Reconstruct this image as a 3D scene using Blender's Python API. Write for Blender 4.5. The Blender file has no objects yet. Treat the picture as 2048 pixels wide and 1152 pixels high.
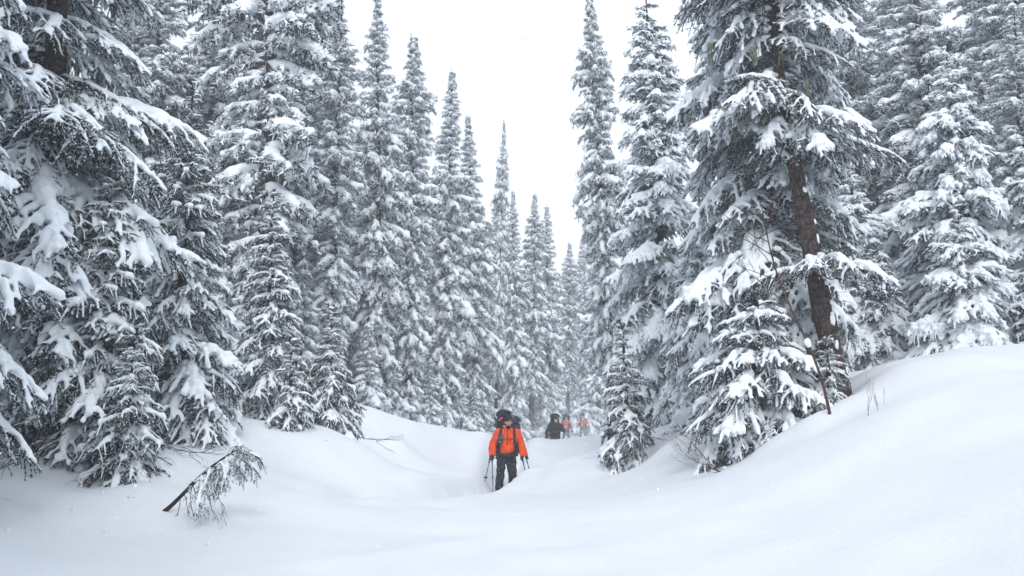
import bpy, math, random
import numpy as np
from mathutils import Matrix, Vector, Euler

R = math.radians
sc = bpy.context.scene
C = sc.collection
rng = np.random.default_rng(7)
random.seed(7)

# ------------------------------------------------------------------ camera, sky, sun, exposure
cam_d = bpy.data.cameras.new('camera')
cam_d.lens = 35.0
cam_d.sensor_width = 36.0
cam_d.clip_end = 3000
cam = bpy.data.objects.new('camera', cam_d)
C.objects.link(cam)
cam.location = (0, 0, 1.75)
cam.rotation_euler = (R(90 + 7.84), 0, 0)
sc.camera = cam

SUN_EL, SUN_AZ = 38.0, 8.0          # soft light through cloud, from behind the camera
w = bpy.data.worlds.new('World')
sc.world = w
w.use_nodes = True
nt = w.node_tree
nt.nodes.clear()
sky = nt.nodes.new('ShaderNodeTexSky')
sky.sky_type = 'NISHITA'
sky.sun_disc = False
sky.sun_elevation = R(SUN_EL)
sky.sun_rotation = R(180 + SUN_AZ)
sky.air_density = 1.0
sky.dust_density = 4.0
bg1 = nt.nodes.new('ShaderNodeBackground')
bg1.inputs[1].default_value = 0.02
nt.links.new(sky.outputs[0], bg1.inputs[0])
bg2 = nt.nodes.new('ShaderNodeBackground')   # the even cloud deck
bg2.inputs[0].default_value = (0.83, 0.915, 1.0, 1)
bg2.inputs[1].default_value = 1.12
add = nt.nodes.new('ShaderNodeAddShader')
outw = nt.nodes.new('ShaderNodeOutputWorld')
nt.links.new(bg1.outputs[0], add.inputs[0])
nt.links.new(bg2.outputs[0], add.inputs[1])
nt.links.new(add.outputs[0], outw.inputs[0])

sun_d = bpy.data.lights.new('sun', 'SUN')
sun_d.energy = 1.5
sun_d.angle = R(22)
sun_d.color = (1.0, 0.975, 0.95)
sun = bpy.data.objects.new('sun', sun_d)
C.objects.link(sun)
az = R(SUN_AZ)
to_sun = Vector((math.sin(az) * math.cos(R(SUN_EL)), -math.cos(az) * math.cos(R(SUN_EL)), math.sin(R(SUN_EL))))
sun.rotation_euler = to_sun.to_track_quat('Z', 'Y').to_euler()

sc.view_settings.view_transform = 'Standard'
sc.view_settings.look = 'None'
sc.view_settings.exposure = 0.15
sc.view_settings.gamma = 1.0
sc.cycles.use_denoising = True
sc.cycles.max_bounces = 6
sc.cycles.diffuse_bounces = 5
sc.cycles.volume_bounces = 1
sc.cycles.transparent_max_bounces = 4

# ------------------------------------------------------------------ helpers
def wave_noise(P, freq, seed, octaves=3, gain=0.5, n=7):
    """smooth pseudo noise made of random plane waves, about -1..1"""
    g = np.random.default_rng(seed)
    out = np.zeros(len(P)); a = 1.0; tot = 0
    for o in range(octaves):
        D = g.normal(size=(n, P.shape[1])); D /= np.linalg.norm(D, axis=1)[:, None]
        D *= freq * g.uniform(.6, 1.5, (n, 1)); ph = g.uniform(0, 6.283, n)
        out += a * np.sin(P @ D.T * 6.283 + ph).sum(1) / math.sqrt(n); tot += a
        a *= gain; freq *= 2.03
    return out / tot

def mesh_from(name, V, F, mats, mi=None, smooth=True):
    """fast mesh from numpy: F is (n,3) or (n,4)"""
    V = np.asarray(V, np.float32); F = np.asarray(F, np.int32)
    me = bpy.data.meshes.new(name)
    k = F.shape[1]
    me.vertices.add(len(V)); me.vertices.foreach_set('co', V.ravel())
    me.loops.add(F.size); me.loops.foreach_set('vertex_index', F.ravel())
    me.polygons.add(len(F))
    me.polygons.foreach_set('loop_start', np.arange(0, F.size, k, dtype=np.int32))
    me.polygons.foreach_set('loop_total', np.full(len(F), k, np.int32))
    for m in mats: me.materials.append(m)
    if mi is not None: me.polygons.foreach_set('material_index', np.asarray(mi, np.int32))
    me.polygons.foreach_set('use_smooth', np.full(len(F), smooth))
    me.update(calc_edges=True)
    return me

def tris(F):
    F = np.asarray(F, np.int32)
    if F.shape[1] == 3: return F
    return np.concatenate([F[:, [0, 1, 2]], F[:, [0, 2, 3]]])

class Geo:
    """collects quads and triangles (kept as triangles)"""
    def __init__(s): s.V = []; s.F = []; s.M = []; s.n = 0
    def add(s, V, F, m=0):
        V = np.asarray(V, float); F = tris(F)
        s.V.append(V); s.F.append(F + s.n); s.M.append(np.full(len(F), m)); s.n += len(V)
    def arrays(s):
        return np.concatenate(s.V), np.concatenate(s.F), np.concatenate(s.M)
    def mesh(s, name, mats, smooth=True):
        V, F, M = s.arrays()
        return mesh_from(name, V, F, mats, M, smooth)

def tube(P, rad, n=6, flat=None, caps=True):
    """tube along polyline P with radius per point (or (side, up) pairs); returns V, F (quads)"""
    P = np.asarray(P, float); m = len(P)
    rad = np.asarray(rad, float)
    if rad.ndim == 0: rad = np.full(m, float(rad))
    if rad.ndim == 1: rad = np.stack([rad, rad], 1)
    T = np.gradient(P, axis=0); T /= np.linalg.norm(T, axis=1)[:, None] + 1e-9
    up = np.array([0, 0, 1.0])
    S = np.cross(T, up); l = np.linalg.norm(S, axis=1)
    bad = l < 0.15
    S[bad] = np.cross(T[bad], [1.0, 0.05, 0])
    S /= np.linalg.norm(S, axis=1)[:, None] + 1e-9
    U = np.cross(S, T)
    a = np.arange(n) / n * 2 * math.pi
    V = P[:, None, :] + S[:, None, :] * (np.cos(a)[None, :, None] * rad[:, 0][:, None, None]) + U[:, None, :] * (np.sin(a)[None, :, None] * rad[:, 1][:, None, None])
    V = V.reshape(-1, 3)
    i = np.arange(m - 1)[:, None] * n; j = np.arange(n)[None, :]; j2 = (j + 1) % n
    F = np.stack([i + j, i + j2, i + n + j2, i + n + j], -1).reshape(-1, 4)
    if caps:
        V = np.concatenate([V, P[[0, -1]]])
        c0, c1 = m * n, m * n + 1
        j = np.arange(n); j2 = (j + 1) % n
        F = np.concatenate([F, np.stack([j2, j, np.full(n, c0), np.full(n, c0)], 1),
                            np.stack([(m - 1) * n + j, (m - 1) * n + j2, np.full(n, c1), np.full(n, c1)], 1)])
        T3 = np.concatenate([tris(F[:(m - 1) * n]), F[(m - 1) * n:, :3]])
        return V, T3
    return V, F

def capsule(p0, p1, r0, r1, n=10):
    """rounded tapered limb"""
    p0 = np.asarray(p0, float); p1 = np.asarray(p1, float)
    d = p1 - p0; L = np.linalg.norm(d) + 1e-6; d = d / L
    P = []; r = []
    for a in (80, 50, 20):
        P.append(p0 - d * r0 * math.sin(R(a))); r.append(r0 * math.cos(R(a)))
    for t in (0.25, 0.5, 0.75):
        P.append(p0 + d * L * t); r.append(r0 + (r1 - r0) * t)
    for a in (20, 50, 80):
        P.append(p1 + d * r1 * math.sin(R(a))); r.append(r1 * math.cos(R(a)))
    return tube(P, r, n)

def ball(c, r, n=10, m=7):
    """ellipsoid with radii r=(x,y,z)"""
    r = np.asarray(r, float) * np.ones(3)
    ph = np.linspace(-80, 80, m)
    P = np.stack([np.zeros(m), np.zeros(m), np.sin(np.radians(ph))], 1)
    V, F = tube(P, np.cos(np.radians(ph)), n)
    return V * r + np.asarray(c, float), F

BENCH = bpy.data.scenes.new('bench')   # scratch scene, removed at the end
def remesh(g, voxel, smooth=2, factor=0.5, keep=1.0):
    """fuse the overlapping closed shapes of g into one smooth skin: returns V, F(quads->tris)"""
    me = g.mesh('scratch', [])
    ob = bpy.data.objects.new('scratch', me); BENCH.collection.objects.link(ob)
    md = ob.modifiers.new('r', 'REMESH'); md.mode = 'VOXEL'; md.voxel_size = voxel
    if smooth:
        s = ob.modifiers.new('s', 'SMOOTH'); s.iterations = smooth; s.factor = factor
    if keep < 1:
        dm = ob.modifiers.new('d', 'DECIMATE'); dm.ratio = keep
    vl = BENCH.view_layers[0]; vl.update(); dg = vl.depsgraph
    ev = ob.evaluated_get(dg); m2 = ev.to_mesh()
    V = np.empty(len(m2.vertices) * 3, np.float32); m2.vertices.foreach_get('co', V)
    m2.calc_loop_triangles()
    F = np.empty(len(m2.loop_triangles) * 3, np.int32); m2.loop_triangles.foreach_get('vertices', F)
    ev.to_mesh_clear()
    bpy.data.objects.remove(ob); bpy.data.meshes.remove(me)
    return V.reshape(-1, 3).astype(float), F.reshape(-1, 3)

def obj(name, me, parent=None, loc=None, rot=None, scale=None, kind=None):
    o = bpy.data.objects.new(name, me); C.objects.link(o)
    if parent is not None: o.parent = parent
    if loc is not None: o.location = loc
    if rot is not None: o.rotation_euler = rot
    if scale is not None: o.scale = scale if hasattr(scale, '__len__') else (scale,) * 3
    if kind: o['kind'] = kind
    return o

def tag(o, label, cat, group=None):
    o['label'] = label; o['category'] = cat
    if group: o['group'] = group
    return o

def thing(name, label, cat, loc=(0, 0, 0), rotz=0, group=None):
    o = bpy.data.objects.new(name, None); C.objects.link(o)
    o.empty_display_size = 0.2
    o.location = loc; o.rotation_euler = (0, 0, rotz)
    return tag(o, label, cat, group)

# ------------------------------------------------------------------ materials
def mat(name, col, rough=0.8, spec=0.3, var=0.0, vscale=5.0, bump=0.0, bscale=30.0, col2=None, objrand=0.0, coords='Object', detail=4.0, sheen=0.0, back=0.0):
    m = bpy.data.materials.new(name); m.use_nodes = True
    n = m.node_tree; b = n.nodes['Principled BSDF']
    b.inputs['Roughness'].default_value = rough
    b.inputs['Specular IOR Level'].default_value = spec
    if sheen: b.inputs['Sheen Weight'].default_value = sheen
    b.inputs['Base Color'].default_value = (*col, 1)
    tc = n.nodes.new('ShaderNodeTexCoord')
    if var or col2:
        nz = n.nodes.new('ShaderNodeTexNoise'); nz.inputs['Scale'].default_value = vscale; nz.inputs['Detail'].default_value = detail
        n.links.new(tc.outputs[coords], nz.inputs['Vector'])
        rp = n.nodes.new('ShaderNodeValToRGB')
        c2 = col2 or tuple(min(1, c * (1 + var)) for c in col)
        c1 = col if col2 else tuple(c * (1 - var) for c in col)
        rp.color_ramp.elements[0].color = (*c1, 1); rp.color_ramp.elements[0].position = 0.36
        rp.color_ramp.elements[1].color = (*c2, 1); rp.color_ramp.elements[1].position = 0.64
        n.links.new(nz.outputs['Fac'], rp.inputs[0])
        last = rp.outputs[0]
        if objrand:
            oi = n.nodes.new('ShaderNodeObjectInfo')
            hs = n.nodes.new('ShaderNodeHueSaturation')
            mr = n.nodes.new('ShaderNodeMapRange'); mr.inputs['To Min'].default_value = 1 - objrand; mr.inputs['To Max'].default_value = 1 + objrand
            n.links.new(oi.outputs['Random'], mr.inputs['Value'])
            n.links.new(mr.outputs[0], hs.inputs['Value']); n.links.new(last, hs.inputs['Color'])
            last = hs.outputs[0]
        n.links.new(last, b.inputs['Base Color'])
    if bump:
        bz = n.nodes.new('ShaderNodeTexNoise'); bz.inputs['Scale'].default_value = bscale; bz.inputs['Detail'].default_value = 5
        n.links.new(tc.outputs[coords], bz.inputs['Vector'])
        bp = n.nodes.new('ShaderNodeBump'); bp.inputs['Strength'].default_value = bump; bp.inputs['Distance'].default_value = 0.02
        n.links.new(bz.outputs['Fac'], bp.inputs['Height']); n.links.new(bp.outputs[0], b.inputs['Normal'])
    return m

M = {}
M['ground_snow'] = mat('ground_snow', (0.74, 0.77, 0.82), 0.75, 0.25, col2=(0.78, 0.80, 0.84), vscale=0.9, bump=0.45, bscale=14)
M['snow'] = mat('bough_snow', (0.82, 0.87, 0.92), 0.8, 0.2, col2=(0.87, 0.905, 0.94), vscale=6, bump=0.35, bscale=35)
M['needles'] = mat('needles', (0.006, 0.018, 0.023), 0.7, 0.15, col2=(0.020, 0.039, 0.040), vscale=3.0, objrand=0.25)
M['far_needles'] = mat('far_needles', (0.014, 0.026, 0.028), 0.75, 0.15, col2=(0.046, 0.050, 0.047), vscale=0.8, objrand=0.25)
M['twig'] = mat('twig_bark', (0.035, 0.026, 0.022), 0.9, 0.1, var=0.3, vscale=20)
M['bark'] = mat('spruce_bark', (0.034, 0.025, 0.025), 0.95, 0.1, col2=(0.125, 0.088, 0.080), vscale=16, bump=0.9, bscale=28, detail=8)
def plates(m):
    n = m.node_tree; b = n.nodes['Principled BSDF']
    tc = [q for q in n.nodes if q.type == 'TEX_COORD'][0]
    mp = n.nodes.new('ShaderNodeMapping'); mp.inputs['Scale'].default_value = (16, 16, 7)
    n.links.new(tc.outputs['Object'], mp.inputs['Vector'])
    vo = n.nodes.new('ShaderNodeTexVoronoi'); vo.feature = 'DISTANCE_TO_EDGE'; vo.inputs['Scale'].default_value = 1.6
    n.links.new(mp.outputs[0], vo.inputs['Vector'])
    mr = n.nodes.new('ShaderNodeMapRange'); mr.inputs['From Max'].default_value = .12; mr.inputs['To Min'].default_value = .35
    n.links.new(vo.outputs['Distance'], mr.inputs['Value'])
    l = b.inputs['Base Color'].links[0].from_socket
    mx = n.nodes.new('ShaderNodeMix'); mx.data_type = 'RGBA'; mx.blend_type = 'MULTIPLY'; mx.inputs['Factor'].default_value = 1
    n.links.new(l, mx.inputs['A']); n.links.new(mr.outputs[0], mx.inputs['B']); n.links.new(mx.outputs['Result'], b.inputs['Base Color'])
    bp = n.nodes.new('ShaderNodeBump'); bp.inputs['Strength'].default_value = .8; bp.inputs['Distance'].default_value = .02
    n.links.new(vo.outputs['Distance'], bp.inputs['Height'])
    old = b.inputs['Normal'].links[0].from_node
    n.links.new(bp.outputs[0], old.inputs['Normal'])
plates(M['bark'])
M['red_bark'] = mat('red_brown_bark', (0.060, 0.034, 0.032), 0.9, 0.15, col2=(0.11, 0.07, 0.066), vscale=25, bump=0.4, bscale=60)
M['lichen'] = mat('hanging_lichen', (0.16, 0.165, 0.12), 0.95, 0.05, var=0.25, vscale=8)

# ------------------------------------------------------------------ the ground
TRAIL = np.array([(-3.4, 11.2), (-2.4, 13.4), (-1.9, 15.6), (-0.75, 18.4), (-0.10, 22), (-0.22, 25), (0.1, 30), (1.0, 37), (1.8, 42), (2.9, 55), (4.2, 60), (6.8, 68), (12, 79), (22, 92)])
_s = np.linspace(0, 1, 400)
_k = np.linspace(0, 1, len(TRAIL))
TR = np.stack([np.interp(_s, _k, TRAIL[:, 0]), np.interp(_s, _k, TRAIL[:, 1])], 1)
for _ in range(20): TR[1:-1] = (TR[:-2] + 2 * TR[1:-1] + TR[2:]) / 4
CTRL = np.array([(-3.74, 7.5, 0.66), (-2.0, 8, 0.58), (0.0, 8.5, 0.51), (2.0, 8, 0.58), (3.25, 6.5, 0.8), (-5.55, 11, 1.02), (-4.4, 11.9, 1.22), (-3.63, 10.8, 0.80), (-2.7, 10.5, 0.67), (-4.52, 9, 0.75), (-3.0, 15, 0.92), (-4.16, 18, 1.75), (-3.4, 24, 2.17), (-2.25, 26, 1.75), (-1.03, 28, 1.5), (-2.21, 20, 0.82), (-1.9, 16.2, 0.42), (-0.51, 16, 0.62), (-1.03, 14.5, 0.54), (0.13, 16.2, 0.52), (0.62, 18.5, 0.68), (-0.1, 22, 0.53), (-0.28, 24, 0.52), (1.25, 28, 1.28), (2.32, 30, 1.45), (1.95, 20, 1.41), (2.46, 18, 1.31), (3.06, 14.5, 1.2), (4.01, 14, 1.61), (4.92, 15, 2.22), (4.38, 13, 1.88), (6.0, 14.5, 2.54), (6.75, 14.5, 2.80), (7.21, 14, 2.66), (1.7, 12.5, 0.84), (3.51, 10.5, 1.24), (5.1, 10, 1.75), (3.02, 22, 1.53), (1.79, 42, 0.55), (-3.44, 18, 1.75), (2.9, 55, 0.5), (4.2, 60, 0.5), (-6, 15, 1.5), (-8, 20, 2.1), (-6, 32, 2.2), (-4, 42, 1.5), (-7, 50, 1.8), (8, 18, 2.9), (9, 15, 2.9), (10, 22, 3.0), (5, 32, 2.0), (6, 42, 1.6), (8, 55, 1.4), (0, 60, 1.2), (0, 3, 0.45), (-3, 3, .5), (4, 3, .75), (8, 5, 2.0), (-8, 6, 1.2)])

def base_z(x, y):
    xc = np.interp(y, TR[:, 1], TR[:, 0])
    xc = np.where(y < 20, -0.1, xc)
    d = x - xc
    l = 1 / (1 + np.exp((d + 4.2) * 1.1)); r = 1 / (1 + np.exp(-(d - 4.2) * 0.9))
    return 0.6 + 1.3 * l + 1.7 * r

def _kern(d): return np.exp(-(d / 3.2) ** 2) + 0.6 * np.exp(-(d / 1.6) ** 2)
_D = np.linalg.norm(CTRL[:, None, :2] - CTRL[None, :, :2], axis=2)
_W = np.linalg.solve(_kern(_D) + 0.06 * np.eye(len(CTRL)), CTRL[:, 2] - base_z(CTRL[:, 0], CTRL[:, 1]))

def ground_np(x, y):
    x = np.asarray(x, float).ravel(); y = np.asarray(y, float).ravel()
    P = np.stack([x, y], 1)
    z = base_z(x, y)
    near = (np.abs(x) < 30) & (y < 85) & (y > -15)
    Pn = P[near]
    if len(Pn):
        z[near] += _kern(np.linalg.norm(Pn[:, None] - CTRL[None, :, :2], axis=2)) @ _W
    fz = (np.abs(x) < 12) & (y > 5) & (y < 36)
    if fz.any(): z[fz] += features(x[fz], y[fz])
    # drifts: long low waves across the hollow, a few small lumps
    A = np.stack([x * 0.55 + y * 0.2, y * 0.9 - x * 0.15], 1)
    B = np.stack([x * 0.25 + y * 0.5, y - x * 0.35], 1)
    z += 0.007 * wave_noise(B, 0.5, 13, 2)
    z += (0.05 - .038 / (1 + np.exp(-(x - 2) * 2))) * wave_noise(A, 0.17, 3, 2) + 0.02 * wave_noise(P, 0.6, 5, 2)
    far = np.clip((np.hypot(x, y - 20) - 60) / 200, 0, 1)
    z += far * 2.5 * wave_noise(P, 0.006, 9, 2)
    # humps round tree bases and over buried logs in the wood
    side = np.clip((np.abs(x - np.interp(y, TR[:, 1], TR[:, 0])) - 3.0) / 2.5, 0, 1)
    side = side * np.where(x > 0, np.clip((y - 14.5) / 2.5, 0, 1), 1)
    z += side * 0.16 * np.maximum(0, wave_noise(P, 0.38, 21, 2))
    z += side * 0.03 * np.maximum(0, wave_noise(P, 1.7, 23, 2) - .25) - side * 0.05 * np.maximum(0, wave_noise(P, 1.3, 27, 2) - .45)
    # the trodden trench of the trail
    tr = np.zeros_like(z)
    tn = near & (y > 9) & (y < 95) & (np.abs(x) < 25)
    if tn.any():
        dd = np.min(np.linalg.norm(P[tn][:, None] - TR[None], axis=2), axis=1)
        ends = np.clip((y[tn] - 12.5) / 5, 0, 1)
        rough = 1 + 0.3 * wave_noise(P[tn], 1.5, 31, 2)
        ends = ends * (1 - .25 * np.clip((y[tn] - 25) / 5, 0, 1))
        tr[tn] = -0.36 * ends * rough * np.exp(-(dd / 0.44) ** 6) + 0.09 * ends * np.exp(-((dd - 0.72) / 0.24) ** 2)
    return z + tr

CREST = [([(-2.9, 12.2), (-1.9, 13.5), (-1.1, 14.7), (-.5, 15.6), (0.1, 16.3), (.55, 17.6), (.85, 19.5), (1.15, 22), (1.6, 26), (2.4, 31)], .11, .40),
         ([(-2.6, 8.3), (-1.6, 8.9), (-.9, 9.5), (-.3, 10.4), (.1, 11.6)], .05, .30), ([(-4.2, 17.2), (-2.9, 21), (-2.4, 24), (-1.4, 27.5)], .10, .55), ([(2.0, 13.0), (3.3, 12.4), (4.6, 12.0), (6.2, 12.6), (8, 12.4)], .02, .8)]
LUMPS = [(4.05, 13.5, .20, .38), (3.55, 13.75, .15, .34), (5.55, 14.3, .2, .7), (4.6, 13.9, .12, .4), (2.2, 18.1, -.34, .5), (2.85, 17.6, .16, .5), (-2.5, 22.4, .14, .35), (-3.0, 19.9, -.12, .5), (6.3, 13.7, .16, .6), (-4.6, 12.6, .12, .5), (-3.9, 12.3, -.1, .4)] + [(a, b, -.12, .5) for a, b in ((-5.0, 11.8), (-5.3, 16), (-4.6, 19), (-3.45, 19.2), (-3.95, 17.8), (3.75, 19.5), (4.92, 15), (3.7, 14.7), (7.75, 16.9), (8.65, 19), (-4.65, 12.2))]
def features(x, y):
    z = np.zeros_like(x); P = np.stack([x, y], 1)
    for pts, amp, sig in CREST:
        pts = np.array(pts); t = np.linspace(0, 1, 80); k = np.linspace(0, 1, len(pts))
        Q = np.stack([np.interp(t, k, pts[:, 0]), np.interp(t, k, pts[:, 1])], 1)
        for _ in range(8): Q[1:-1] = (Q[:-2] + 2 * Q[1:-1] + Q[2:]) / 4
        d = np.linalg.norm(P[:, None] - Q[None], axis=2); i_ = d.argmin(1); dm = d.min(1)
        z += amp * np.sin(np.clip(t[i_], .04, .96) * math.pi) ** .5 * np.exp(-np.abs(dm / sig) ** 1.5)
    for a, b, amp, sig in LUMPS:
        z += amp * np.exp(-((x - a) ** 2 + (y - b) ** 2) / sig ** 2)
    return z

def ground(x, y): return float(ground_np([x], [y])[0])

def _axis(fine0, fine1, step, far, growth=1.12):
    a = list(np.arange(fine0, fine1 + 1e-6, step))
    s = step
    while a[-1] < far: s *= growth; a.append(a[-1] + s)
    s = step; lo = []
    x = fine0
    while x > -far: s *= growth; x -= s; lo.append(x)
    return np.array(lo[::-1] + a)

gx = _axis(-8, 9, 0.12, 700); gy = _axis(3, 46, 0.15, 900)
X, Y = np.meshgrid(gx, gy)
Z = np.concatenate([ground_np(X[i:i + 40], Y[i:i + 40]) for i in range(0, len(gy), 40)])
nx, ny = len(gx), len(gy)
i = np.arange(ny - 1)[:, None] * nx; j = np.arange(nx - 1)[None]
F = np.stack([i + j, i + j + 1, i + nx + j + 1, i + nx + j], -1).reshape(-1, 4)
obj('ground', mesh_from('ground', np.stack([X.ravel(), Y.ravel(), Z], 1), F, [M['ground_snow']]), kind='structure')

# ------------------------------------------------------------------ boughs
def bough_twigs(L, seed, step=0.10, spread=0.52, sub=True, droop=1.0):
    """skeleton of one spruce bough reaching out along +X: list of (points, radius, order)"""
    g = np.random.default_rng(seed)
    tw = []
    t = np.linspace(0, 1, 13)
    mean = g.uniform(-.1, .1, 2)
    A = np.stack([L * t, L * (mean[0] * t * t + .03 * np.sin(t * 7 + g.uniform(0, 6))), L * droop * (0.10 * t - 0.30 * t ** 2.3)], 1)
    tw.append((A, 0.011 * L + 0.004, 0))
    s = 0.10 * L; side = 1
    while s < L * 0.985:
        u = s / L; side = -side
        p = np.array([np.interp(u, t, A[:, k]) for k in range(3)])
        prof = min(1, (u / 0.22)) ** 0.7 * (1 - u) ** 0.62
        l = L * spread * prof * g.uniform(0.72, 1.15) + 0.05
        an = R(66 - 30 * u + g.uniform(-9, 9)) * side
        q = np.linspace(0, 1, 7)
        bend = g.uniform(.1, .35)
        ang = an * (1 - bend * q)
        dx = np.cos(ang); dy = np.sin(ang)
        B = np.stack([np.cumsum(dx), np.cumsum(dy), np.zeros(7)], 1); B -= B[0]; B *= l / 6
        B[:, 2] = -l * droop * (g.uniform(.45, .95) * q ** 1.8) + l * 0.08 * q
        B += p
        tw.append((B, 0.005 + 0.004 * l, 1))
        if sub and l > 0.16:
            v = 0.07; sd = 1
            while v < l * 0.94:
                w_ = v / l; sd = -sd
                pp = np.array([np.interp(w_, q, B[:, k]) for k in range(3)])
                l2 = min(0.30, (l - v) * 0.55 + 0.035) * g.uniform(.7, 1.1)
                a2 = np.interp(w_, q, ang) + R(48) * sd
                q2 = np.linspace(0, 1, 4)
                D = np.stack([np.cos(a2) * l2 * q2, np.sin(a2) * l2 * q2, -l2 * droop * g.uniform(.25, .8) * q2 ** 1.7], 1) + pp
                tw.append((D, 0.0035, 2))
                v += g.uniform(.055, .09)
        s += step * g.uniform(.75, 1.25)
    # hanging spray under the axis
    for k in range(int(10 + 16 * L)):
        u = g.uniform(.12, .9)
        p = np.array([np.interp(u, t, A[:, k2]) for k2 in range(3)])
        l2 = g.uniform(.12, .34) * min(1.2, L)
        q2 = np.linspace(0, 1, 4); a2 = g.uniform(-1.4, 1.4)
        D = np.stack([np.cos(a2) * l2 * .7 * q2, np.sin(a2) * l2 * .7 * q2, -l2 * q2 ** 1.2], 1) + p
        tw.append((D, 0.003, 2))
    return tw

def needles(tw, g, per_m, ln, wd, tuft=1.0):
    """thin needle blades standing round every twig"""
    Vs = []
    for P, r, o in tw:
        seg = np.linalg.norm(np.diff(P, axis=0), axis=1); tot = seg.sum()
        n = int(tot * per_m * (0.8 if o == 0 else 1.0)) + 2
        c = np.concatenate([[0], np.cumsum(seg)])
        s = g.uniform(0.02 if o else .12, 1, n) * tot
        p = np.stack([np.interp(s, c, P[:, k]) for k in range(3)], 1)
        T = P[-1] - P[0]; T = T / (np.linalg.norm(T) + 1e-9)
        rad = g.normal(size=(n, 3)); rad -= (rad @ T)[:, None] * T
        rad /= np.linalg.norm(rad, axis=1)[:, None] + 1e-9
        d = T * g.uniform(.45, 1.0, (n, 1)) + rad * g.uniform(.5, 1.0, (n, 1)) * tuft
        d /= np.linalg.norm(d, axis=1)[:, None]
        l = ln * g.uniform(.7, 1.25, (n, 1))
        sd = np.cross(d, g.normal(size=(n, 3))); sd /= np.linalg.norm(sd, axis=1)[:, None] + 1e-9
        w2 = wd * 0.5 * g.uniform(.7, 1.3, (n, 1))
        Vs.append(np.stack([p - sd * w2, p + sd * w2, p + d * l], 1))
    V = np.concatenate(Vs).reshape(-1, 3)
    return V, np.arange(len(V)).reshape(-1, 3)

def snow_load(tw, g, L, heavy, voxel, seed, lump=0.018, keep=1.0):
    """snow lying on a bough: pads along the twigs, fused into one lumpy fingered pillow"""
    G = Geo()
    for P, r, o in tw:
        if o == 2 and g.random() < (.75 if heavy < .6 else .4): continue
        m = len(P)
        q = np.linspace(0, 1, m)
        if o == 0:
            wd = heavy * (0.038 + 0.030 * L) * (np.minimum(1, q / .2 + .25)) * (1 - .55 * q ** 3)
        elif o == 1:
            l = np.linalg.norm(P[-1] - P[0])
            wd = heavy * (0.020 + 0.017 * min(1.0, L)) * min(1.15, 0.6 + l) * (1 - .35 * q ** 2)
        else:
            wd = heavy * 0.018 * (1 - .3 * q)
        nz = 1 + 0.38 * np.sin(q * g.uniform(5, 11) + g.uniform(0, 6)) * g.uniform(.3, 1) + g.uniform(-.15, .15, m)
        wd = np.maximum(wd * nz, voxel * 0.75)
        a0, a1 = 0, m
        if o == 1:
            if g.random() < 0.30 - 0.16 * heavy: continue
            if g.random() < 0.5 - .25 * heavy: a1 = max(3, int(m * g.uniform(.5, .9)))
            if g.random() < 0.25: a0 = min(m - 3, int(m * g.uniform(.1, .35)))
        if a1 - a0 < 3: continue
        Q = P[a0:a1].copy(); ww = wd[a0:a1]
        hh = ww * (1.0 if o == 0 else 0.9)
        Q[:, 2] += hh * 0.62 + r
        d0 = Q[0] - Q[1]; d1 = Q[-1] - Q[-2]
        Q = np.concatenate([[Q[0] + d0 / (np.linalg.norm(d0) + 1e-9) * ww[0] * .6], Q, [Q[-1] + d1 / (np.linalg.norm(d1) + 1e-9) * ww[-1] * .6]])
        ww = np.concatenate([[ww[0] * .5], ww, [ww[-1] * .5]]); hh = np.concatenate([[hh[0] * .5], hh, [hh[-1] * .5]])
        G.add(*tube(Q, np.stack([ww, hh], 1), 8))
    # fat mounds where branchlets fork
    A = tw[0][0]
    for k in range(int((1 + 3 * L) * heavy)):
        u = g.uniform(.25, .95); p = np.array([np.interp(u, np.linspace(0, 1, len(A)), A[:, k2]) for k2 in range(3)])
        rr = heavy * g.uniform(.04, .085) * (0.55 + .45 * min(1.3, L))
        p += [0, g.uniform(-.16, .16) * L * (1 - u), rr * .55]
        G.add(*ball(p, (rr * g.uniform(1, 1.6), rr * g.uniform(1, 1.4), rr * .8)))
    V, Fc = remesh(G, voxel, 3 if keep == 1 else 1, keep=keep)
    V[:, 2] += lump * wave_noise(V, 4.5, seed, 2) * heavy
    V[:, :2] += (0.6 * lump * wave_noise(V, 6.0, seed + 1, 1) * heavy)[:, None]
    return V, Fc

def make_bough(L, seed, heavy, per_m=170, ln=0.034, wd=0.006, voxel=0.02):
    g = np.random.default_rng(seed)
    tw = bough_twigs(L, seed)
    G = Geo()
    V, Fc = needles(tw, g, per_m, ln, wd); G.add(V, Fc, 0)
    for P, r, o in tw:
        if o < 2:
            V, Fc = tube(P, np.linspace(r, r * .35, len(P)), 4, caps=False); G.add(V, Fc, 1)
    b = G.mesh('bough', [M['needles'], M['twig']], smooth=False)
    V, Fc = snow_load(tw, g, L, heavy, voxel, seed)
    cv, cf = needles(tw, g, per_m * .12, ln * .9, wd * 2.2, .8)
    s = mesh_from('bough_snow', np.concatenate([V, cv + [0, 0, .008]]), np.concatenate([Fc, cf + len(V)]), [M['snow']])
    return b, s

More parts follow.
